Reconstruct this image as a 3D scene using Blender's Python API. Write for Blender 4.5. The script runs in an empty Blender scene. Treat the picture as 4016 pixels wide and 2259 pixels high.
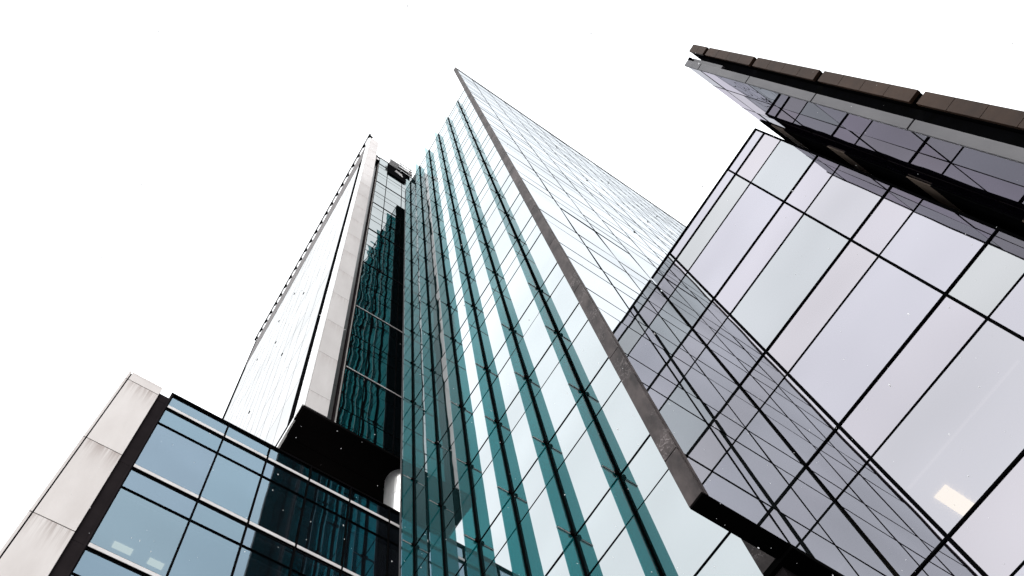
import bpy, math, random
from mathutils import Matrix, Vector
random.seed(7)
scene = bpy.context.scene
S = 6.4          # metres per layout unit (camera to tower glass = 1 unit)
EYE = 1.6        # camera height

# ------------------------------------------------------------------ camera
cam_data = bpy.data.cameras.new("camera")
cam = bpy.data.objects.new("camera", cam_data)
scene.collection.objects.link(cam)
R = ((0.83446066, -0.54404717, -0.08768176),
     (0.45434751, 0.76927534, -0.44920351),
     (0.31183932, 0.33500467, 0.88911648))
m = Matrix(((R[0][0], -R[1][0], -R[2][0]), (R[0][1], -R[1][1], -R[2][1]), (R[0][2], -R[1][2], -R[2][2])))
cam.matrix_world = Matrix.Translation((0, 0, EYE)) @ m.to_4x4()
cam_data.sensor_width = 36.0
cam_data.lens = 36.0 * 4122.356 / 4016.0
cam_data.shift_y = 900.0 / 4016.0
cam_data.clip_start = 0.05
cam_data.clip_end = 3000
scene.camera = cam

# ------------------------------------------------------------------ world, sun, exposure
world = bpy.data.worlds.new("World")
scene.world = world
world.use_nodes = True
nt = world.node_tree
nt.nodes.clear()
sky = nt.nodes.new("ShaderNodeTexSky")
sky.sky_type = 'NISHITA'
sky.sun_disc = False
SUN_EL, SUN_AZ = math.radians(50), math.radians(215)     # azimuth measured from +Y towards +X
sky.sun_elevation = SUN_EL
sky.sun_rotation = SUN_AZ
sky.dust_density = 4.0
hsv = nt.nodes.new("ShaderNodeHueSaturation")
hsv.inputs['Saturation'].default_value = 0.25
cloud = nt.nodes.new("ShaderNodeMixRGB")               # closed overcast cloud cover
cloud.inputs['Fac'].default_value = 0.88
cloud.inputs['Color2'].default_value = (6.35, 6.5, 6.6, 1)
bg = nt.nodes.new("ShaderNodeBackground")
bg.inputs['Strength'].default_value = 0.10
wo = nt.nodes.new("ShaderNodeOutputWorld")
nt.links.new(sky.outputs[0], hsv.inputs['Color'])
nt.links.new(hsv.outputs[0], cloud.inputs['Color1'])
nt.links.new(cloud.outputs[0], bg.inputs['Color'])
nt.links.new(bg.outputs[0], wo.inputs['Surface'])

sun_data = bpy.data.lights.new("sun", 'SUN')
sun_data.energy = 0.6
sun_data.angle = math.radians(15)
sun_data.color = (1.0, 0.96, 0.92)
sun = bpy.data.objects.new("sun", sun_data)
scene.collection.objects.link(sun)
sd = Vector((math.sin(SUN_AZ) * math.cos(SUN_EL), math.cos(SUN_AZ) * math.cos(SUN_EL), math.sin(SUN_EL)))
sun.rotation_euler = sd.to_track_quat('Z', 'Y').to_euler()
sun.location = (0, 0, 150)

scene.view_settings.view_transform = 'Standard'
scene.view_settings.look = 'None'
scene.view_settings.exposure = 1.7
scene.view_settings.gamma = 1.0
scene.cycles.max_bounces = 14
scene.cycles.glossy_bounces = 8
scene.cycles.transparent_max_bounces = 24
scene.cycles.caustics_reflective = False
scene.cycles.caustics_refractive = False

# ------------------------------------------------------------------ helpers
COL = scene.collection


def W(x, y, z):
    return (x * S, y * S, EYE + z * S)


ZG = -EYE / S          # ground level in layout units


class MB:
    """collects boxes and polygons (layout units) into ONE mesh object"""

    def __init__(self):
        self.v, self.f, self.c = [], [], []

    def poly(self, pts, col=(1, 1, 1)):
        n = len(self.v)
        self.v += [W(*p) for p in pts]
        self.f.append(tuple(range(n, n + len(pts))))
        self.c.append(col)

    def hexa(self, p, col=(1, 1, 1)):
        # p: 8 points, 0-3 bottom ring, 4-7 top ring
        n = len(self.v)
        self.v += [W(*q) for q in p]
        for q in ((0, 3, 2, 1), (4, 5, 6, 7), (0, 1, 5, 4), (1, 2, 6, 5), (2, 3, 7, 6), (3, 0, 4, 7)):
            self.f.append(tuple(n + i for i in q))
            self.c.append(col)

    def box(self, x0, x1, y0, y1, z0, z1, col=(1, 1, 1)):
        if x1 < x0: x0, x1 = x1, x0
        if y1 < y0: y0, y1 = y1, y0
        if z1 < z0: z0, z1 = z1, z0
        self.hexa([(x0, y0, z0), (x1, y0, z0), (x1, y1, z0), (x0, y1, z0),
                   (x0, y0, z1), (x1, y0, z1), (x1, y1, z1), (x0, y1, z1)], col)
        return self

    def bar(self, a, b, r):
        """square bar between two points"""
        A, B = Vector(a), Vector(b)
        d = (B - A).normalized()
        u = d.orthogonal().normalized() * r
        w = d.cross(u).normalized() * r
        ring = [u + w, -u + w, -u - w, u - w]
        self.hexa([tuple(A + q) for q in ring] + [tuple(B + q) for q in ring])
        return self

    def build(self, name, mat, parent=None, smooth=False, bevel=0.0):
        me = bpy.data.meshes.new(name)
        me.from_pydata(self.v, [], self.f)
        at = me.color_attributes.new("tint", 'FLOAT_COLOR', 'CORNER')
        buf = []
        for f, c in zip(self.f, self.c):
            for _ in f:
                buf += [c[0], c[1], c[2], 1.0]
        at.data.foreach_set("color", buf)
        me.materials.append(mat)
        if smooth:
            me.polygons.foreach_set("use_smooth", [True] * len(me.polygons))
        me.update()
        o = bpy.data.objects.new(name, me)
        COL.objects.link(o)
        if bevel:
            b = o.modifiers.new("bevel", 'BEVEL')
            b.width = bevel
            b.segments = 2
            b.limit_method = 'ANGLE'
        if parent is not None:
            o.parent = parent
            o.matrix_parent_inverse = Matrix.Translation(-Vector(parent.location)) if parent.type == 'EMPTY' else Matrix.Identity(4)
        return o


def thing(name, label, cat, loc, group=None):
    o = bpy.data.objects.new(name, None)
    o.empty_display_size = 1.0
    COL.objects.link(o)
    o.location = loc
    o["label"] = label
    o["category"] = cat
    if group:
        o["group"] = group
    return o


def bx(name, mat, parent, *b, bevel=0.0, label=None):
    o = MB().box(*b).build(name, mat, parent, bevel=bevel)
    if label:
        o["label"] = label
    return o


# ------------------------------------------------------------------ materials
def new_mat(name):
    mt = bpy.data.materials.new(name)
    mt.use_nodes = True
    mt.node_tree.nodes.clear()
    return mt, mt.node_tree


def node(t, kind, **kw):
    n = t.nodes.new(kind)
    for k, v in kw.items():
        if k in ('operation', 'blend_type', 'attribute_name', 'data_type', 'noise_dimensions'):
            setattr(n, k, v)
        else:
            n.inputs[k].default_value = v
    return n


def mathn(t, op, a, b):
    n = t.nodes.new("ShaderNodeMath")
    n.operation = op
    for i, q in enumerate((a, b)):
        if isinstance(q, (int, float)):
            n.inputs[i].default_value = q
        else:
            t.links.new(q, n.inputs[i])
    return n.outputs[0]


def glass(name, k0, k1, tint, body=(0.01, 0.012, 0.013), see=0.0, see_col=(1, 1, 1), bump=0.0, bscale=0.5, rough=0.0, fpow=1.0):
    """coated facade glass: reflectance k0 + k1*fresnel, behind it a dark body or partly the room"""
    mt, t = new_mat(name)
    out = node(t, "ShaderNodeOutputMaterial")
    at = node(t, "ShaderNodeAttribute", attribute_name="tint")
    tc = node(t, "ShaderNodeTexCoord")
    nz = node(t, "ShaderNodeTexNoise", Scale=bscale, Detail=1.5, Roughness=0.45)
    t.links.new(tc.outputs['Object'], nz.inputs['Vector'])
    bp = node(t, "ShaderNodeBump", Strength=1.0, Distance=bump)
    t.links.new(nz.outputs['Fac'], bp.inputs['Height'])
    fr = node(t, "ShaderNodeFresnel", IOR=1.5)
    geo = node(t, "ShaderNodeNewGeometry")
    fac = mathn(t, 'ADD', mathn(t, 'MULTIPLY', mathn(t, 'POWER', fr.outputs[0], fpow), k1), k0)
    front = mathn(t, 'SUBTRACT', 1.0, geo.outputs['Backfacing'])
    fac = mathn(t, 'MULTIPLY', fac, front)
    gl = node(t, "ShaderNodeBsdfGlossy", Roughness=rough)
    mul = node(t, "ShaderNodeMixRGB", blend_type='MULTIPLY', Fac=1.0, Color2=(*tint, 1))
    t.links.new(at.outputs['Color'], mul.inputs['Color1'])
    nv = node(t, "ShaderNodeTexNoise", Scale=0.22, Detail=2.0, Roughness=0.5)
    t.links.new(tc.outputs['Object'], nv.inputs['Vector'])
    rv = node(t, "ShaderNodeMapRange")
    rv.inputs['From Min'].default_value = 0.3
    rv.inputs['From Max'].default_value = 0.7
    rv.inputs['To Min'].default_value = 0.83
    rv.inputs['To Max'].default_value = 1.0
    t.links.new(nv.outputs['Fac'], rv.inputs['Value'])
    mv = node(t, "ShaderNodeMixRGB", blend_type='MULTIPLY', Fac=1.0)
    t.links.new(mul.outputs[0], mv.inputs['Color1'])
    t.links.new(rv.outputs[0], mv.inputs['Color2'])
    t.links.new(mv.outputs[0], gl.inputs['Color'])
    if bump:
        t.links.new(bp.outputs[0], gl.inputs['Normal'])
    df = node(t, "ShaderNodeBsdfDiffuse", Color=(*body, 1))
    base = df.outputs[0]
    if see > 0:
        tr = node(t, "ShaderNodeBsdfTransparent", Color=(*see_col, 1))
        mx = node(t, "ShaderNodeMixShader", Fac=see)
        t.links.new(df.outputs[0], mx.inputs[1])
        t.links.new(tr.outputs[0], mx.inputs[2])
        base = mx.outputs[0]
    m2 = node(t, "ShaderNodeMixShader")
    t.links.new(fac, m2.inputs['Fac'])
    t.links.new(base, m2.inputs[1])
    t.links.new(gl.outputs[0], m2.inputs[2])
    t.links.new(m2.outputs[0], out.inputs['Surface'])
    return mt


def surface(name, col, col2=None, rough=0.6, metal=0.0, scale=3.0, stretch=(1, 1, 1), spec=0.3, lo=0.35, hi=0.7,
            bump=0.0, streak_top=None, scratch=None):
    mt, t = new_mat(name)
    out = node(t, "ShaderNodeOutputMaterial")
    pb = node(t, "ShaderNodeBsdfPrincipled", Roughness=rough, Metallic=metal)
    pb.inputs['Specular IOR Level'].default_value = spec
    tc = node(t, "ShaderNodeTexCoord")
    mp = node(t, "ShaderNodeMapping")
    mp.inputs['Scale'].default_value = stretch
    t.links.new(tc.outputs['Object'], mp.inputs['Vector'])
    nz = node(t, "ShaderNodeTexNoise", Scale=scale, Detail=6.0, Roughness=0.6)
    t.links.new(mp.outputs[0], nz.inputs['Vector'])
    rp = t.nodes.new("ShaderNodeValToRGB")
    rp.color_ramp.elements[0].position = lo
    rp.color_ramp.elements[1].position = hi
    rp.color_ramp.elements[0].color = (*(col2 or col), 1)
    rp.color_ramp.elements[1].color = (*col, 1)
    t.links.new(nz.outputs['Fac'], rp.inputs['Fac'])
    c = rp.outputs[0]
    if streak_top:
        # rain streaks running down from the top joint of each panel
        sep = node(t, "ShaderNodeSeparateXYZ")
        t.links.new(tc.outputs['Generated'], sep.inputs[0])
        mp2 = node(t, "ShaderNodeMapping")
        mp2.inputs['Scale'].default_value = (9, 9, 0.25)
        t.links.new(tc.outputs['Object'], mp2.inputs['Vector'])
        n2 = node(t, "ShaderNodeTexNoise", Scale=1.6, Detail=4.0, Roughness=0.7)
        t.links.new(mp2.outputs[0], n2.inputs['Vector'])
        edge = node(t, "ShaderNodeMapRange")
        edge.inputs['From Min'].default_value = 0.62
        edge.inputs['From Max'].default_value = 1.0
        t.links.new(sep.outputs['Z'], edge.inputs['Value'])
        k = mathn(t, 'MULTIPLY', edge.outputs[0], edge.outputs[0])
        n3 = node(t, "ShaderNodeMapRange")
        n3.inputs['From Min'].default_value = 0.38
        n3.inputs['From Max'].default_value = 0.62
        t.links.new(n2.outputs['Fac'], n3.inputs['Value'])
        k = mathn(t, 'MULTIPLY', mathn(t, 'MULTIPLY', k, n3.outputs[0]), 0.62)
        mx = node(t, "ShaderNodeMixRGB", Color2=(*streak_top, 1))
        t.links.new(k, mx.inputs['Fac'])
        t.links.new(c, mx.inputs['Color1'])
        c = mx.outputs[0]
    if scratch:
        n4 = node(t, "ShaderNodeTexNoise", Scale=5.0, Detail=3.0, Roughness=0.5, Distortion=2.5)
        t.links.new(tc.outputs['Object'], n4.inputs['Vector'])
        r4 = t.nodes.new("ShaderNodeValToRGB")
        e = r4.color_ramp.elements
        e[0].position, e[1].position = 0.48, 0.5
        e[0].color = e[1].color = (0, 0, 0, 1)
        e[1].color = (1, 1, 1, 1)
        x = e.new(0.52)
        x.color = (0, 0, 0, 1)
        t.links.new(n4.outputs['Fac'], r4.inputs['Fac'])
        n5 = node(t, "ShaderNodeTexNoise", Scale=1.3, Detail=2.0)
        t.links.new(tc.outputs['Object'], n5.inputs['Vector'])
        m5 = node(t, "ShaderNodeMapRange")
        m5.inputs['From Min'].default_value = 0.5
        m5.inputs['From Max'].default_value = 0.66
        t.links.new(n5.outputs['Fac'], m5.inputs['Value'])
        mx = node(t, "ShaderNodeMixRGB", Color2=(*scratch, 1))
        t.links.new(mathn(t, 'MULTIPLY', r4.outputs[0], mathn(t, 'MULTIPLY', m5.outputs[0], 0.8)), mx.inputs['Fac'])
        t.links.new(c, mx.inputs['Color1'])
        c = mx.outputs[0]
    t.links.new(c, pb.inputs['Base Color'])
    if bump:
        bp = node(t, "ShaderNodeBump", Strength=0.5, Distance=bump)
        t.links.new(nz.outputs['Fac'], bp.inputs['Height'])
        t.links.new(bp.outputs[0], pb.inputs['Normal'])
    t.links.new(pb.outputs[0], out.inputs['Surface'])
    return mt


def lamp_mat(name, col, strength):
    mt, t = new_mat(name)
    out = node(t, "ShaderNodeOutputMaterial")
    em = node(t, "ShaderNodeEmission", Color=(*col, 1), Strength=strength)
    t.links.new(em.outputs[0], out.inputs['Surface'])
    return mt


M = {
    'tower_glass': glass('pale_reflective_glass', 0.385, 0.60, (0.92, 0.975, 1.0), body=(0.01, 0.03, 0.033), bump=0.004, bscale=0.45),
    'blade_glass': glass('white_reflective_glass', 0.55, 0.08, (0.92, 0.96, 1.0), bump=0.002, bscale=0.4),
    'fin_glass': glass('teal_fin_glass', 0.004, 1.25, (0.96, 1.0, 1.0), fpow=2.0, see=0.66, see_col=(0.17, 0.575, 0.60), body=(0.004, 0.14, 0.155)),
    'stone_tower_glass': glass('dark_blue_glass', 0.35, 0.08, (0.93, 0.99, 1.0), body=(0.002, 0.004, 0.005), bump=0.030, bscale=0.33),
    'side_glass': glass('white_side_glass', 0.44, 0.22, (1, 1, 1), bump=0.003),
    'low_glass': glass('blue_grey_glass', 0.20, 0.70, (0.58, 0.79, 0.97), see=0.30, see_col=(0.92, 0.95, 1.0), body=(0.004, 0.006, 0.008), bump=0.006, bscale=0.35),
    'lavender_glass': glass('lavender_glass', 0.36, 0.36, (0.965, 0.945, 0.992), see=0.30, see_col=(1, 0.97, 0.95), body=(0.01, 0.008, 0.012), bump=0.006, bscale=0.4),
    'corner_glass': glass('dull_purple_glass', 0.245, 0.15, (0.97, 0.92, 1.0), body=(0.004, 0.003, 0.006), bump=0.01, bscale=0.4),
    'black': surface('black_painted_metal', (0.004, 0.004, 0.005), (0.003, 0.003, 0.003), rough=0.9, spec=0.0),
    'soffit': surface('black_soffit_metal', (0.006, 0.005, 0.005), (0.003, 0.003, 0.003), rough=0.9, spec=0.0, scale=0.4),
    'charcoal': surface('charcoal_metal', (0.0204, 0.0168, 0.0180), (0.0144, 0.0120, 0.0132), rough=0.8, spec=0.0, scale=1.2),
    'grey_cap': surface('weathered_grey_metal', (0.0768, 0.0629, 0.0612), (0.0300, 0.0247, 0.0247), rough=0.6, scale=2.6, spec=0.06, lo=0.4, hi=0.62,
                        stretch=(1, 1, 0.4), scratch=(0.3120, 0.2760, 0.2760)),
    'stone': surface('pale_stone_panel', (0.6528, 0.6192, 0.6048), (0.5712, 0.5352, 0.5208), rough=0.8, spec=0.0, scale=0.9, stretch=(1.6, 1.6, 0.35),
                     streak_top=(0.2400, 0.1872, 0.1680)),
    'stone_far': surface('pale_stone_panel_tower', (0.6000, 0.5760, 0.5712), (0.5280, 0.5040, 0.4992), rough=0.8, spec=0.0, scale=0.8, stretch=(1.6, 1.6, 0.35),
                         streak_top=(0.4080, 0.3648, 0.3480)),
    'white': surface('white_metal', (0.66, 0.645, 0.645), (0.54, 0.52, 0.52), rough=0.6, spec=0.05, scale=2),
    'white_clad': surface('white_cladding', (0.9000, 0.9000, 0.9000), (0.9000, 0.9000, 0.9000), rough=0.6, scale=1),
    'line': surface('thin_grey_joint', (0.1200, 0.1200, 0.1248), rough=0.8, spec=0.0),
    'parapet': surface('parapet_grey', (0.2040, 0.1920, 0.1920), (0.1560, 0.1440, 0.1440), rough=0.7, scale=1.5, spec=0.05),
    'brown': surface('brown_metal_panel', (0.0504, 0.0288, 0.0192), (0.0252, 0.0151, 0.0110), rough=0.6, scale=0.9, spec=0.04),
    'brown_lit': surface('brown_metal_panel_lit', (0.20, 0.155, 0.125), (0.13, 0.10, 0.08), rough=0.6, scale=1.0, spec=0.04),  # brown painted lighter to make up for the shade in the corner slot
    'ledge_grey': surface('brushed_grey_panel', (0.1200, 0.1164, 0.1224), (0.0912, 0.0888, 0.0960), rough=0.55, scale=2.2, stretch=(1, 1, 0.3), spec=0.08),
    'silver': surface('silver_column_metal', (0.9000, 0.9000, 0.9000), (0.9000, 0.9000, 0.9000), rough=0.28, metal=0.85, scale=1.0, stretch=(1, 1, 3)),
    'ceiling': surface('office_ceiling', (0.7200, 0.6960, 0.7200), (0.6000, 0.5760, 0.6240), rough=0.9, scale=0.6),
    'floor_slab': surface('office_floor', (0.2880, 0.2640, 0.2640), rough=0.9),
    'wall_in': surface('office_back_wall', (0.6000, 0.5760, 0.6000), rough=0.9),
    'concrete': surface('grey_building_wall', (0.3840, 0.3720, 0.3600), (0.2880, 0.2760, 0.2640), rough=0.8, scale=0.7),
    'ground': surface('plaza_paving', (0.1800, 0.1752, 0.1728), (0.1200, 0.1176, 0.1200), rough=0.75, scale=0.8),
    'snow': surface('snowflake', (0.90, 0.90, 0.91), rough=0.9, spec=0.0),
    'recess': surface('recess_metal', (0.016, 0.0138, 0.0138), (0.009, 0.008, 0.008), rough=0.35, scale=1.2, spec=0.4),
    'lamp': lamp_mat('ceiling_light_panel', (1.0, 0.85, 0.5), 2.0),
    'lamp_slot': lamp_mat('ceiling_slot_glow', (1.0, 0.97, 0.95), 0.16),
    'lamp_low': lamp_mat('ceiling_light_tube', (1.0, 0.95, 0.62), 1.2),
}


# ------------------------------------------------------------------ facade tools
def pane_mb(mb, axis, pos, sgn, a0, a1, z0, z1, th, tilt, col):
    """one glass pane as a thin slab; axis 'X' or 'Y' is the wall normal, sgn the outward side.
    tilt (radians, sigma): each pane sits very slightly out of true, so reflections break at the joints"""
    ta, tz = random.gauss(0, tilt), random.gauss(0, tilt)
    ac, zc = (a0 + a1) / 2, (z0 + z1) / 2

    def P(d, a, z):
        q = pos + sgn * (d + ta * (a - ac) + tz * (z - zc))
        return (q, a, z) if axis == 'X' else (a, q, z)
    pts = [P(-th, a0, z0), P(0, a0, z0), P(0, a1, z0), P(-th, a1, z0), P(-th, a0, z1), P(0, a0, z1), P(0, a1, z1), P(-th, a1, z1)]
    flip = (axis == 'X') == (sgn < 0)
    if flip:
        pts = [pts[i] for i in (3, 2, 1, 0, 7, 6, 5, 4)]
    # ring order must be counter-clockwise seen from above; fix by signed area
    ring = pts[:4]
    ar = sum(ring[i][0] * ring[(i + 1) % 4][1] - ring[(i + 1) % 4][0] * ring[i][1] for i in range(4))
    if ar < 0:
        pts = [pts[i] for i in (3, 2, 1, 0, 7, 6, 5, 4)]
    mb.hexa(pts, col)


CAMR = [Vector(r) for r in R]


def px(p):
    v = Vector(p)
    c = [r.dot(v) for r in CAMR]
    if c[2] <= 0.01:
        return None
    return (c[0] / c[2] * 1051.1 + 512, c[1] / c[2] * 1051.1 + 288 + 229.5)


def screen_area(axis, pos, a0, a1, z0, z1):
    q = []
    for a, z in ((a0, z0), (a1, z0), (a1, z1), (a0, z1)):
        p = px((pos, a, z) if axis == 'X' else (a, pos, z))
        if p is None:
            return 0
        q.append((min(max(p[0], 0), 1024), min(max(p[1], 0), 576)))
    return abs(sum(q[i][0] * q[(i + 1) % 4][1] - q[(i + 1) % 4][0] * q[i][1] for i in range(4))) / 2


def facade(parent, mat, axis, pos, sgn, edges, levels, th=0.004, tilt=0.0015, tints=None, gap=0.0008, limit=100, name='window_pane', keep=None):
    """panes between edges x levels: the largest in view are parts of their own, the rest one part"""
    panes = []
    for i in range(len(edges) - 1):
        for j in range(len(levels) - 1):
            a0, a1, z0, z1 = edges[i] + gap, edges[i + 1] - gap, levels[j] + gap, levels[j + 1] - gap
            if keep and not keep(i, j):
                continue
            panes.append((screen_area(axis, pos, a0, a1, z0, z1), a0, a1, z0, z1, i, j))
    panes.sort(key=lambda p: -p[0])
    rest = MB()
    for n, (ar, a0, a1, z0, z1, i, j) in enumerate(panes):
        col = tints(i, j) if tints else (1, 1, 1)
        if n < limit and ar > 6:
            mb = MB()
            pane_mb(mb, axis, pos, sgn, a0, a1, z0, z1, th, tilt, col)
            mb.build(name, mat, parent)
        else:
            pane_mb(rest, axis, pos, sgn, a0, a1, z0, z1, th, tilt, col)
    if rest.v:
        o = rest.build(name + '_field', mat, parent)
        o['kind'] = 'stuff'


def vbar(mb, axis, pos, sgn, a, w, z0, z1, out, back=0.004):
    lo, hi = pos - sgn * back, pos + sgn * out
    if axis == 'X':
        mb.box(lo, hi, a - w / 2, a + w / 2, z0, z1)
    else:
        mb.box(a - w / 2, a + w / 2, lo, hi, z0, z1)


def hbar(mb, axis, pos, sgn, z, w, a0, a1, out, back=0.004):
    lo, hi = pos - sgn * back, pos + sgn * out
    if axis == 'X':
        mb.box(lo, hi, a0, a1, z - w / 2, z + w / 2)
    else:
        mb.box(a0, a1, lo, hi, z - w / 2, z + w / 2)


def mullions(parent, mat, axis, pos, sgn, spec, z0, z1, out=0.003):
    for a, w in spec:
        mb = MB()
        vbar(mb, axis, pos, sgn, a, w, z0, z1, out)
        mb.build('mullion', mat, parent)


def transoms(parent, mat, axis, pos, sgn, spec, a0, a1, out=0.0024):
    for z, w in spec:
        mb = MB()
        hbar(mb, axis, pos, sgn, z, w, a0, a1, out)
        mb.build('transom', mat, parent)


# ------------------------------------------------------------------ ground
g = MB()
g.poly([(-80, -80, ZG), (80, -80, ZG), (80, 80, ZG), (-80, 80, ZG)])
go = g.build('ground', M['ground'])
go['kind'] = 'structure'

# ------------------------------------------------------------------ 1  glass tower with fins and blade wall
TW = thing('glass_tower', 'tall glass tower in the middle with teal vertical fins and a grey edged blade wall',
           'tower', W(1.0, 1.1, ZG))
TOP = 12.06
MAIN = [-0.064, 0.548, 1.154, 1.76, 2.367, 2.973, 3.580, 4.183, 4.758, 5.15, 5.775, 6.40, 7.03, 7.65, 8.28, 8.90, 9.53, 10.15, 10.77, 11.37]
LEV = []
for z in MAIN:
    if z not in (4.758,):
        LEV.append(z - 0.208)
    LEV.append(z)
LEV = sorted(LEV)
LEV = [z for z in LEV if z > ZG] + [TOP - 0.22, TOP]
LEV = [ZG] + [z for z in LEV if z > 0.9]
FIN = [0.657, 0.8555, 1.053, 1.2505, 1.448, 1.645]
YE = [0.4605] + FIN + [1.755]
facade(TW, M['tower_glass'], 'X', 1.0, -1, YE, LEV, tilt=0.0015, limit=98,
       tints=lambda i, j: (random.uniform(0.95, 1),) * 3)
# structure behind the glass
MB().box(1.006, 2.6, 0.424, 1.755, ZG, TOP - 0.02).build('tower_core', M['charcoal'], TW)
# transoms
for z in LEV[1:-1]:
    main = any(abs(z - q) < 1e-6 for q in MAIN)
    mb = MB()
    hbar(mb, 'X', 1.0, -1, z, 0.0052 if main else 0.0036, 0.4605, 1.755, 0.0018 if main else 0.0012)
    mb.build('transom', M['black'], TW)
bx('roof_coping', M['line'], TW, 0.997, 2.62, 0.424, 1.757, TOP, TOP + 0.012)
bx('edge_trim', M['line'], TW, 0.996, 1.006, 1.755, 1.759, ZG, TOP)
# fins with their clamps
for k, y in enumerate(FIN):
    fz0 = 0.9
    fin = MB().box(0.944, 0.9945, y - 0.0014, y + 0.0014, fz0, TOP).build('glass_fin', M['fin_glass'], TW)
    ml = MB()
    ml.box(0.9915, 1.004, y - 0.0040, y + 0.0040, fz0, TOP + 0.02)
    ml.build('mullion', M['black'], TW)
    rest = MB()
    for z in MAIN:
        if z < fz0: continue
        cl = MB() if z < 9.6 else rest
        if z == 4.758:
            cl.box(0.945, 0.9915, y - 0.0020, y + 0.0020, z - 0.001, z + 0.001)
        else:
            cl.box(0.9445, 0.9915, y - 0.0028, y + 0.0028, z - 0.0010, z + 0.0030)
            cl.box(0.984, 0.9914, y - 0.0075, y + 0.0075, z - 0.008, z + 0.010)
            if z < 4.5:
                MB().box(0.945, 0.9835, y - 0.0030, y + 0.0030, z - 0.0040, z - 0.0010).build('clamp_plate', M['white'], fin)
        if cl is not rest:
            cl.build('fin_clamp', M['black'], fin)
    rest.build('fin_clamp_field', M['black'], fin)['kind'] = 'stuff'
# return strip at the free corner of the glass, below the blade
bx('corner_strip', M['grey_cap'], TW, 0.9965, 1.006, 0.4215, 0.4600, 1.572, TOP - 0.03)
bx('soffit', M['soffit'], TW, 0.997, 2.2, 0.386, 0.4600, 1.553, 1.5715)
# blade wall
BX1, BY0, BY1, BZ0 = 5.6, 0.3895, 0.4205, 1.567
bx('blade_core', M['charcoal'], TW, 0.806, BX1, 0.394, 0.4165, BZ0 + 0.006, TOP - 0.005)
bx('blade_back', M['tower_glass'], TW, 0.806, 0.996, 0.4166, BY1, BZ0 + 0.006, TOP - 0.005)
cz = [BZ0] + [z for z in MAIN if z > 1.7 and z != 4.758] + [TOP + 0.01]
for a, b in zip(cz[:-1], cz[1:]):
    bx('end_panel', M['grey_cap'], TW, 0.8, 0.806, 0.3865, 0.4215, a + 0.0016, b - 0.0016, bevel=0.004)
bx('blade_edge_trim', M['grey_cap'], TW, 0.8065, 0.815, 0.3855, 0.3937, BZ0 + 0.001, TOP)
bx('blade_soffit', M['soffit'], TW, 0.801, BX1, 0.3862, 0.4212, BZ0 - 0.004, BZ0 + 0.0012)
BXE = [0.8155] + [1.0055 + 0.1968 * i for i in range(24)]
facade(TW, M['blade_glass'], 'Y', BY0, -1, BXE, [BZ0 + 0.002] + [z for z in LEV if z > 1.6], tilt=0.0018, limit=0, name='blade_pane')
mb = MB()
for i, x in enumerate(BXE[1:-1]):
    vbar(mb, 'Y', BY0, -1, x, 0.0046 if i == 0 else 0.0026, BZ0, TOP, 0.0012)
mb.build('blade_mullions', M['black'], TW)
mb = MB()
for z in LEV:
    if 1.7 < z < TOP - 0.01:
        hbar(mb, 'Y', BY0, -1, z, 0.0042 if z in MAIN else 0.0017, 0.815, BXE[-1], 0.0009)
mb.build('blade_transoms', M['black'], TW)
bx('blade_coping', M['parapet'], TW, 0.803, BX1, 0.385, 0.4215, TOP + 0.0005, TOP + 0.02)
for x, z in ((1.77, 9.83), (1.77, 8.05), (2.34, 9.83), (1.77, 6.2), (2.34, 8.05), (2.9, 9.83)):
    mb = MB()
    mb.box(x - 0.006, x + 0.006, BY0 - 0.004, BY0 - 0.001, z - 0.003, z + 0.003)
    mb.box(x - 0.002, x + 0.002, BY0 - 0.0030, BY0 - 0.0005, z - 0.008, z + 0.008)
    mb.build('facade_anchor', M['black'], TW)

# ------------------------------------------------------------------ 2  stone edged tower behind
YT = 1.85
ST = thing('stone_tower', 'dark glass tower with pale stone corner strip and white side, on a silver column',
           'tower', W(1.5, 3.4, ZG))
SZ0, SZR, SZT = 4.905, 13.95, 15.12
JO = [SZ0] + [5.136 + 0.6405 * i for i in range(16)]
JO = [z for z in JO if z < SZT - 0.2] + [SZT]
for a, b in zip(JO[:-1], JO[1:]):
    bx('stone_panel', M['stone_far'], ST, 0.510, 0.630, YT, YT + 0.008, a + 0.0016, b - 0.0016)
    bx('corner_panel', M['white_clad'], ST, 0.495, 0.5078, YT + 0.001, YT + 0.095, a + 0.0016, b - 0.0016)
MB().box(0.4985, 0.6297, YT + 0.0082, YT + 0.094, SZ0, SZT - 0.01).build('pilaster_core', M['black'], ST)
# recess strip between stone and glass
for k in range(15):
    z0 = SZ0 + 0.6405 * k * 1.0
    z1 = min(z0 + 0.6405, SZR - 0.35)
    if z1 - z0 > 0.05:
        bx('recess_panel', M['recess'], ST, 0.6302, 0.6715, YT + 0.055, YT + 0.07, z0 + 0.002, z1 - 0.002)
bx('recess_rib', M['charcoal'], ST, 0.672, 0.681, YT + 0.030, YT + 0.07, SZ0, SZR - 0.35)
bx('recess_cap', M['black'], ST, 0.6425, 0.681, YT + 0.001, YT + 0.05, SZR - 0.35, SZR - 0.25)
bx('recess_infill', M['white'], ST, 0.6425, 0.681, YT + 0.01, YT + 0.05, SZR - 0.2495, SZR - 0.06)
bx('recess_top', M['black'], ST, 0.6425, 0.681, YT + 0.001, YT + 0.05, SZR - 0.06, SZR)
FXE = [0.682, 0.808, 1.005, 1.197, 1.394]
FL = []
for i in range(-1, 15):
    z = 5.136 + 0.6405 * i
    FL += [z, z - 0.20]
FL = sorted(z for z in FL if SZ0 + 0.05 < z < SZR - 0.1)
facade(ST, M['stone_tower_glass'], 'Y', YT + 0.004, -1, FXE, [SZ0 + 0.001] + FL + [SZR - 0.002], tilt=0.0022, limit=80)
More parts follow.
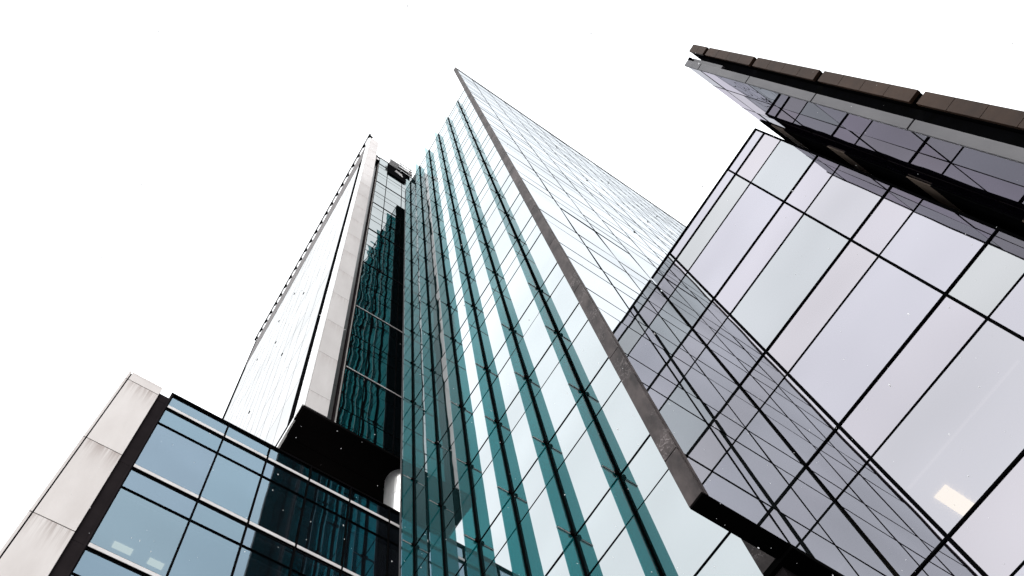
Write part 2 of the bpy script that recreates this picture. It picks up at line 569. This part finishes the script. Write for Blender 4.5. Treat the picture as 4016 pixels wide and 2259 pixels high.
mullions(ST, M['black'], 'Y', YT + 0.004, -1, [(0.6835, 0.004), (0.808, 0.006), (1.005, 0.006), (1.197, 0.006)], SZ0, SZR, out=0.003)
for i in range(0, 14):
    z = 5.136 + 0.6405 * i
    if i % 2 == 1:
        bx('ledge', M['white'] if i < 4 else M['charcoal'], ST, 0.6856, 1.394, YT - 0.001, YT + 0.0035, z - 0.0035, z + 0.0035)
    mb = MB()
    hbar(mb, 'Y', YT + 0.004, -1, z - 0.010 if i % 2 else z, 0.005, 0.6856, 1.394, 0.002)
    hbar(mb, 'Y', YT + 0.004, -1, z - 0.2, 0.003, 0.6856, 1.394, 0.001)
    mb.build('transom', M['black'], ST)
bx('roof_coping', M['parapet'], ST, 0.682, 3.0, YT, YT + 0.1, SZR + 0.0005, SZR + 0.03)
bx('tower_core', M['concrete'], ST, 0.682, 3.0, YT + 0.016, 5.16, SZ0 + 0.01, SZR - 0.01)
bx('tower_core_edge', M['charcoal'], ST, 0.5095, 0.681, YT + 0.096, 5.16, SZ0 + 0.01, SZT - 0.4)
# left side wall
bx('groove', M['black'], ST, 0.5005, 0.509, 1.947, 2.045, SZ0 + 0.1, 13.8)
bx('bottom_band', M['white_clad'], ST, 0.497, 0.5085, 1.947, 5.165, SZ0 + 0.001, SZ0 + 0.05)
bx('bottom_groove', M['black'], ST, 0.5005, 0.5085, 2.0451, 5.165, SZ0 + 0.0505, SZ0 + 0.13)
SYE = [2.046 + 0.197 * i for i in range(16)]
SYE[-1] = 5.165
SL = [SZ0 + 0.131] + [z for z in (5.136 + 0.6405 * i for i in range(1, 14))] + [13.8]
facade(ST, M['side_glass'], 'X', 0.4985, -1, SYE, SL, tilt=0.0004, limit=0, name='side_pane')
mb = MB()
for y in SYE[1:-1]:
    vbar(mb, 'X', 0.4985, -1, y, 0.0021, SL[0], SL[-1], 0.0005)
for z in SL[1:-1]:
    hbar(mb, 'X', 0.4985, -1, z, 0.0016, SYE[0], SYE[-1], 0.0003)
mb.build('side_joints', M['line'], ST)
bx('side_parapet', M['parapet'], ST, 0.497, 0.509, 1.9465, 5.165, 13.803, SZT - 0.02)
bx('side_end_trim', M['black'], ST, 0.489, 0.509, 5.1655, 5.20, SZ0, SZT - 0.02)
for y, z in ((3.34, 11.8), (2.81, 10.1), (3.71, 11.8), (3.38, 10.1), (2.84, 8.3), (4.24, 11.8), (3.4, 8.25)):
    bx('facade_anchor', M['black'], ST, 0.4945, 0.4985, y - 0.012, y + 0.012, z - 0.006, z + 0.006)
# cradle rail along the top edge: pale tube on black brackets
bx('cradle_rail', M['white_clad'], ST, 0.474, 0.486, 1.835, 5.2, SZT + 0.02, SZT + 0.05)
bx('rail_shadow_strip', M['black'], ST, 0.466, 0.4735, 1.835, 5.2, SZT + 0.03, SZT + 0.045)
for i in range(23):
    y = 1.845 + 0.1505 * i
    mb = MB()
    mb.box(0.468, 0.492, y - 0.024, y + 0.024, SZT - 0.02, SZT + 0.075)
    mb.box(0.490, 0.53, y - 0.012, y + 0.012, SZT + 0.03, SZT + 0.06)
    mb.build('rail_bracket', M['black'], ST)
# soffit in two bands
bx('soffit', M['soffit'], ST, 0.506, 3.0, YT + 0.004, 2.03, SZ0 - 0.022, SZ0 - 0.0005)
bx('soffit_field', M['soffit'], ST, 0.515, 3.0, 2.034, 5.16, SZ0 - 0.018, SZ0 - 0.0005)
# silver column
def cyl(mb, cx, cy, r, z0, z1, n=40):
    b = len(mb.v)
    for z in (z0, z1):
        for i in range(n):
            a = 2 * math.pi * i / n
            mb.v.append(W(cx + r * math.cos(a), cy + r * math.sin(a), z))
    for i in range(n):
        j = (i + 1) % n
        mb.f.append((b + i, b + j, b + n + j, b + n + i)); mb.c.append((1, 1, 1))
    mb.f.append(tuple(b + n + i for i in range(n))); mb.c.append((1, 1, 1))
    mb.f.append(tuple(b + n - 1 - i for i in range(n))); mb.c.append((1, 1, 1))

mb = MB()
cyl(mb, 1.125, 1.97, 0.0885, 4.25, 4.62)
cyl(mb, 1.125, 1.97, 0.087, 4.6205, 4.6235)
cyl(mb, 1.125, 1.97, 0.0885, 4.624, SZ0 - 0.02)
mb.build('column', M['silver'], ST)

# ------------------------------------------------------------------ roof maintenance unit on the stone tower
MC = thing('maintenance_cradle', 'white railed window cleaning cradle above a black panel at the dark tower roof', 'cradle',
           W(0.93, YT - 0.01, 13.16))
bx('opening_panel', M['black'], MC, 0.806, 1.05, YT - 0.012, YT - 0.004, 13.16, 13.80, label='black recessed opening panel')
bx('plant_screen', M['black'], MC, 0.812, 1.13, YT - 0.030, YT - 0.020, 13.842, 14.17)
bx('cradle_floor', M['white_clad'], MC, 0.800, 0.925, YT - 0.075, YT - 0.013, 13.806, 13.838)
mb = MB()
for i in range(6):
    x = 0.808 + i * 0.0225
    mb.box(x - 0.0035, x + 0.0035, YT - 0.070, YT - 0.064, 13.84, 14.16)
for z in (13.90, 14.15):
    mb.box(0.802, 0.925, YT - 0.0725, YT - 0.0705, z, z + 0.022)
mb.build('guard_rail', M['white_clad'], MC)
mb = MB()
mb.box(0.9255, 1.125, YT - 0.055, YT - 0.045, 14.135, 14.165)
mb.box(0.9255, 1.125, YT - 0.055, YT - 0.045, 13.80, 13.84)
for x in (0.9265, 1.1165):
    mb.box(x, x + 0.008, YT - 0.054, YT - 0.046, 13.835, 14.14)
mb.bar((0.930, YT - 0.05, 14.02), (1.07, YT - 0.05, 13.90), 0.006)
mb.build('boom', M['white_clad'], MC)
mb = MB()
mb.bar((0.90, YT - 0.02, 13.50), (0.985, YT - 0.02, 13.44), 0.012)
mb.bar((0.945, YT - 0.02, 13.46), (1.0, YT - 0.02, 13.40), 0.007)
mb.build('arm', M['white'], MC)
mb = MB()
for i in range(4):
    mb.bar((1.055 + 0.014 * i, YT - 0.06, 13.62), (1.10 - 0.008 * i, YT - 0.06, 14.1), 0.003)
mb.build('hoist_cables', M['parapet'], MC)

# ------------------------------------------------------------------ 3  low block, bottom left
YL = 1.86
LB = thing('low_office_block', 'low blue glass block with white floor bands and streaked stone pilaster at bottom left',
           'office block', W(0.5, 2.6, ZG))
LZT = 4.285
PJ = [ZG, 0.61, 1.20, 1.795, 2.395, 2.993, 3.592, 4.217, 4.305]
for a, b in zip(PJ[:-1], PJ[1:]):
    bx('stone_panel', M['stone'], LB, -0.2258, -0.0945, YL, YL + 0.03, a + 0.003, b - 0.003)
    bx('corner_panel', M['stone'], LB, -0.2394, -0.2308, YL + 0.0006, YL + 0.12, a + 0.003, b - 0.003)
MB().box(-0.2385, -0.097, YL + 0.004, YL + 0.119, ZG, 4.29).build('pilaster_core', M['black'], LB)
for a, b in zip([ZG, 1.77, 2.37, 2.965, 3.565, 4.19], [1.77, 2.37, 2.965, 3.565, 4.19, 4.265]):
    bx('recess_panel', M['charcoal'], LB, -0.0943, -0.0535, YL + 0.012, YL + 0.03, a + 0.001, b - 0.001)
bx('recess_rib', M['charcoal'], LB, -0.0533, -0.0455, YL - 0.002, YL + 0.03, ZG, 4.285)
LXE = [-0.0452, 0.2117, 0.4085, 0.6055, 0.8025, 1.0, 1.2]
BAR = [1.18, 1.778, 2.376, 2.974, 3.575, 4.172]
LV = [ZG]
for z in BAR:
    LV += [z - 0.190, z - 0.034, z]
LV.append(LZT)
facade(LB, M['low_glass'], 'Y', YL + 0.004, -1, LXE, LV, tilt=0.0010, limit=90,
       keep=lambda i, j: (j % 3) != 2, tints=lambda i, j: tuple(random.uniform(0.96, 1.0) for _ in range(3)))
mullions(LB, M['black'], 'Y', YL + 0.004, -1, [(-0.043, 0.005)] + [(x, 0.0068) for x in LXE[1:-1]], ZG, LZT, out=0.007)
for z in BAR:
    for a, b in zip(LXE[:-1], LXE[1:]):
        bx('floor_band', M['white'], LB, a + 0.0044, b - 0.0044, YL - 0.0045, YL + 0.004, z - 0.0308, z - 0.0087)
    mb = MB()
    mb.box(-0.045, 1.2, YL - 0.0030, YL + 0.004, z - 0.0085, z - 0.005)
    mb.box(-0.045, 1.2, YL - 0.0030, YL + 0.004, z - 0.0345, z - 0.031)
    mb.box(-0.045, 1.2, YL - 0.0012, YL + 0.004, z - 0.1915, z - 0.1885)
    mb.build('transom', M['black'], LB)
bx('roof_coping', M['black'], LB, -0.0535, 1.25, YL - 0.004, YL + 0.05, LZT + 0.0005, LZT + 0.014)
bx('roof', M['concrete'], LB, -0.09, 1.25, YL + 0.0505, 4.6, LZT - 0.12, LZT - 0.02)
bx('side_wall', M['concrete'], LB, -0.2385, -0.10, YL + 0.121, 4.6, ZG, 4.25)
bx('back_wall', M['wall_in'], LB, -0.09, 1.25, 3.0, 3.05, ZG, LZT - 0.121)
for z in BAR[1:]:
    bx('floor_slab', M['floor_slab'], LB, -0.09, 1.25, YL + 0.03, 2.999, z - 0.09, z - 0.03)
    bx('ceiling', M['ceiling'], LB, -0.09, 1.25, YL + 0.03, 2.999, z - 0.20, z - 0.19)
# lit ceiling panels seen through the glass (under the ceiling of the second storey from the top)
zc = 3.375
for x0, x1 in ((0.024, 0.094), (0.156, 0.211)):
    y0, y1 = zc / 1.6365, zc / 1.6150
    bx('ceiling_light', M['lamp_low'], LB, x0, x1, y0, y1, zc - 0.004, zc + 0.006)

# ------------------------------------------------------------------ 4  lavender glass block, right
XC = 1.402
PB = thing('lavender_office_block', 'lavender glass office block with a bold black grid at the lower right', 'office block',
           W(2.6, 0.03, ZG))
PZT = 4.292
PYE = [-0.3125, -0.1320, 0.2610, 0.3850]
PM = [(0.60, 0), (1.18, 0), (1.776, 0), (2.376, 0), (2.980, 0), (3.586, 0), (4.183, 0)]
PL = [ZG]
for z, _ in PM:
    PL += [z - 0.204, z]
PL.append(PZT)
VISION = [(0.955, 0.95, 1.0), (0.965, 0.957, 0.998), (0.92, 0.965, 0.96), (0.955, 0.955, 0.975)]
SPANDREL = [(0.98, 0.955, 0.99), (0.94, 0.97, 0.945), (0.985, 0.955, 0.972), (0.97, 0.95, 0.995)]


def pane_tint(i, j):
    return (SPANDREL if j % 2 else VISION)[(i * 2 + j // 2 * 3 + (i * j) % 3) % 4]


facade(PB, M['lavender_glass'], 'X', XC, -1, PYE, PL, tilt=0.0012, limit=90, tints=pane_tint)
mullions(PB, M['black'], 'X', XC, -1, [(-0.3125, 0.006), (-0.1320, 0.0068), (0.2610, 0.0078)], ZG, PZT, out=0.004)
for z in PL[1:-1]:
    main = any(abs(z - q[0]) < 1e-6 for q in PM)
    mb = MB()
    hbar(mb, 'X', XC, -1, z, 0.0075 if main else 0.0046, -0.3125, 0.385, 0.0034 if main else 0.002)
    mb.build('transom', M['black'], PB)
bx('roof_coping', M['black'], PB, XC - 0.004, XC + 0.06, -0.3155, 0.385, PZT + 0.0005, PZT + 0.012)
bx('roof', M['concrete'], PB, XC + 0.061, 5.0, -0.31, 0.385, PZT - 0.1, PZT - 0.02)
bx('end_wall', M['black'], PB, XC + 0.001, 5.0, -0.3155, -0.3095, ZG, PZT)
bx('back_wall', M['wall_in'], PB, 2.6, 2.65, -0.309, 0.385, ZG, PZT - 0.101)
for z, _ in PM[2:]:
    bx('floor_slab', M['floor_slab'], PB, XC + 0.01, 2.599, -0.309, 0.385, z - 0.19, z - 0.02)
    bx('ceiling', M['ceiling'], PB, XC + 0.012, 2.599, -0.309, 0.385, z - 0.204, z - 0.1905)
for z in (2.376,):
    bx('ceiling_light', M['lamp'], PB, 1.606, 1.712, 0.2165, 0.2555, z - 0.211, z - 0.2045)
bx('ceiling_slot', M['lamp_slot'], PB, 1.532, 1.537, -0.10, 0.272, 2.376 - 0.209, 2.376 - 0.2045)

# ------------------------------------------------------------------ 5  corner block, upper right
YR = -0.344
TR = thing('brown_edged_block', 'purple glass block with brown metal panel strip and grey edge at upper right', 'office block',
           W(2.4, -1.0, ZG))
RZT = 4.30
RJ = [ZG, 0.47, 1.075, 1.68, 2.29, 2.895, 3.500, 4.112, RZT + 0.03]
RXE = [1.034, 1.158, 1.306, 1.455, 1.65, 1.85, 2.05, 2.25, 2.45]
facade(TR, M['corner_glass'], 'Y', YR - 0.002, 1, RXE, RJ[:-1] + [RZT], tilt=0.0014, limit=60,
       tints=lambda i, j: VISION[(i * 3 + j * 2) % 4])
for z in RJ[1:-1]:
    mb = MB()
    hbar(mb, 'Y', YR - 0.002, 1, z, 0.0042, 1.034, 2.45, 0.001)
    mb.build('transom', M['black'], TR)
mullions(TR, M['charcoal'], 'Y', YR - 0.002, 1, [(x, 0.0022) for x in RXE[1:-1]], ZG, RZT, out=0.0006)
for a, b in zip(RJ[:-1], RJ[1:]):
    bx('edge_panel', M['ledge_grey'], TR, 1.025, 1.0335, YR - 0.0235, YR, a + 0.0042, b - 0.0042, bevel=0.004)
bx('edge_panel_back', M['ledge_grey'], TR, 1.040, 1.05, YR - 0.0395, YR - 0.027, 3.9, RZT + 0.03)
bx('recess', M['black'], TR, 1.058, 2.45, YR - 0.058, YR - 0.0075, ZG, RZT - 0.02)
bx('recess_cap', M['black'], TR, 1.026, 1.056, YR - 0.035, YR - 0.024, RZT + 0.002, RZT + 0.034)
GP = [4.212, 3.606, 3.000, 2.380, 1.775, 1.17]
tops = [4.442] + [q - 0.020 for q in GP]
bots = [q + 0.016 for q in GP] + [ZG]
for n, (t_, b_) in enumerate(zip(tops, bots)):
    k = 2 if n == 0 else 4
    if n == len(tops) - 1: k = 8
    h = (t_ - b_) / k
    for i in range(k):
        bx('brown_panel', M['brown'], TR, 1.037, 1.046, -0.4345, -0.4045, b_ + i * h + 0.0009, b_ + (i + 1) * h - 0.0009, bevel=0.003)
    bx('shaded_panel_body', M['black'], TR, 1.0465, 1.6, -0.4335, -0.4055, b_ + 0.001, t_ - 0.001)  # shaded sides and undersides of the brown blocks, painted black
bx('block_body', M['charcoal'], TR, 2.3, 5.0, -0.92, -0.436, ZG, 4.2)
bx('block_core', M['charcoal'], TR, 1.61, 5.0, -0.4355, YR - 0.059, ZG, 4.2)
# wall strip in the inner corner: black with brown bands at each floor
lo = ZG
for zt in (1.08, 1.68, 2.285, 2.90, 3.515, 4.115):
    bx('corner_strip', M['black'], TR, 1.382, 1.75, YR - 0.001, YR + 0.0022, lo, zt - 0.1505)
    bx('corner_band', M['brown_lit'], TR, 1.382, 1.75, YR - 0.001, YR + 0.0016, zt - 0.15, zt)
    lo = zt + 0.0005
bx('corner_strip', M['black'], TR, 1.382, 1.75, YR - 0.001, YR + 0.0022, lo, 4.262)

# ------------------------------------------------------------------ falling snow
sn = MB()
rng = random.Random(11)
N_FLAKES = 620
fw = Vector(R[2])
for i in range(N_FLAKES):
    d = rng.uniform(1.6, 11.0)
    u, v = rng.uniform(-0.52, 0.52), rng.uniform(-0.52, 0.09)
    p = (CAMR[0] * u + CAMR[1] * v + CAMR[2]) * d          # metres from the eye
    r = rng.choice((0.0016, 0.002, 0.0026, 0.0034)) * (0.6 + 0.5 * rng.random()) * (0.5 + d / 8)
    ax = Vector((rng.gauss(0.3, 0.5), rng.gauss(0, 0.5), -1)).normalized() * r * rng.uniform(1.0, 1.9)
    s1 = ax.orthogonal().normalized() * r * 0.8
    s2 = ax.cross(s1).normalized() * r * 0.7
    b = len(sn.v)
    P0 = p + Vector((0, 0, EYE))
    for q in (P0 + ax, P0 - ax, P0 + s1, P0 + s2, P0 - s1, P0 - s2):
        sn.v.append(tuple(q))
    for a, c_, e_ in ((0, 2, 3), (0, 3, 4), (0, 4, 5), (0, 5, 2), (1, 3, 2), (1, 4, 3), (1, 5, 4), (1, 2, 5)):
        sn.f.append((b + a, b + c_, b + e_)); sn.c.append((1, 1, 1))
so = sn.build('falling_snow', M['snow'])
so['kind'] = 'stuff'
so['label'] = 'fine white snowflakes drifting down in front of the dark facades'
so['category'] = 'snow'
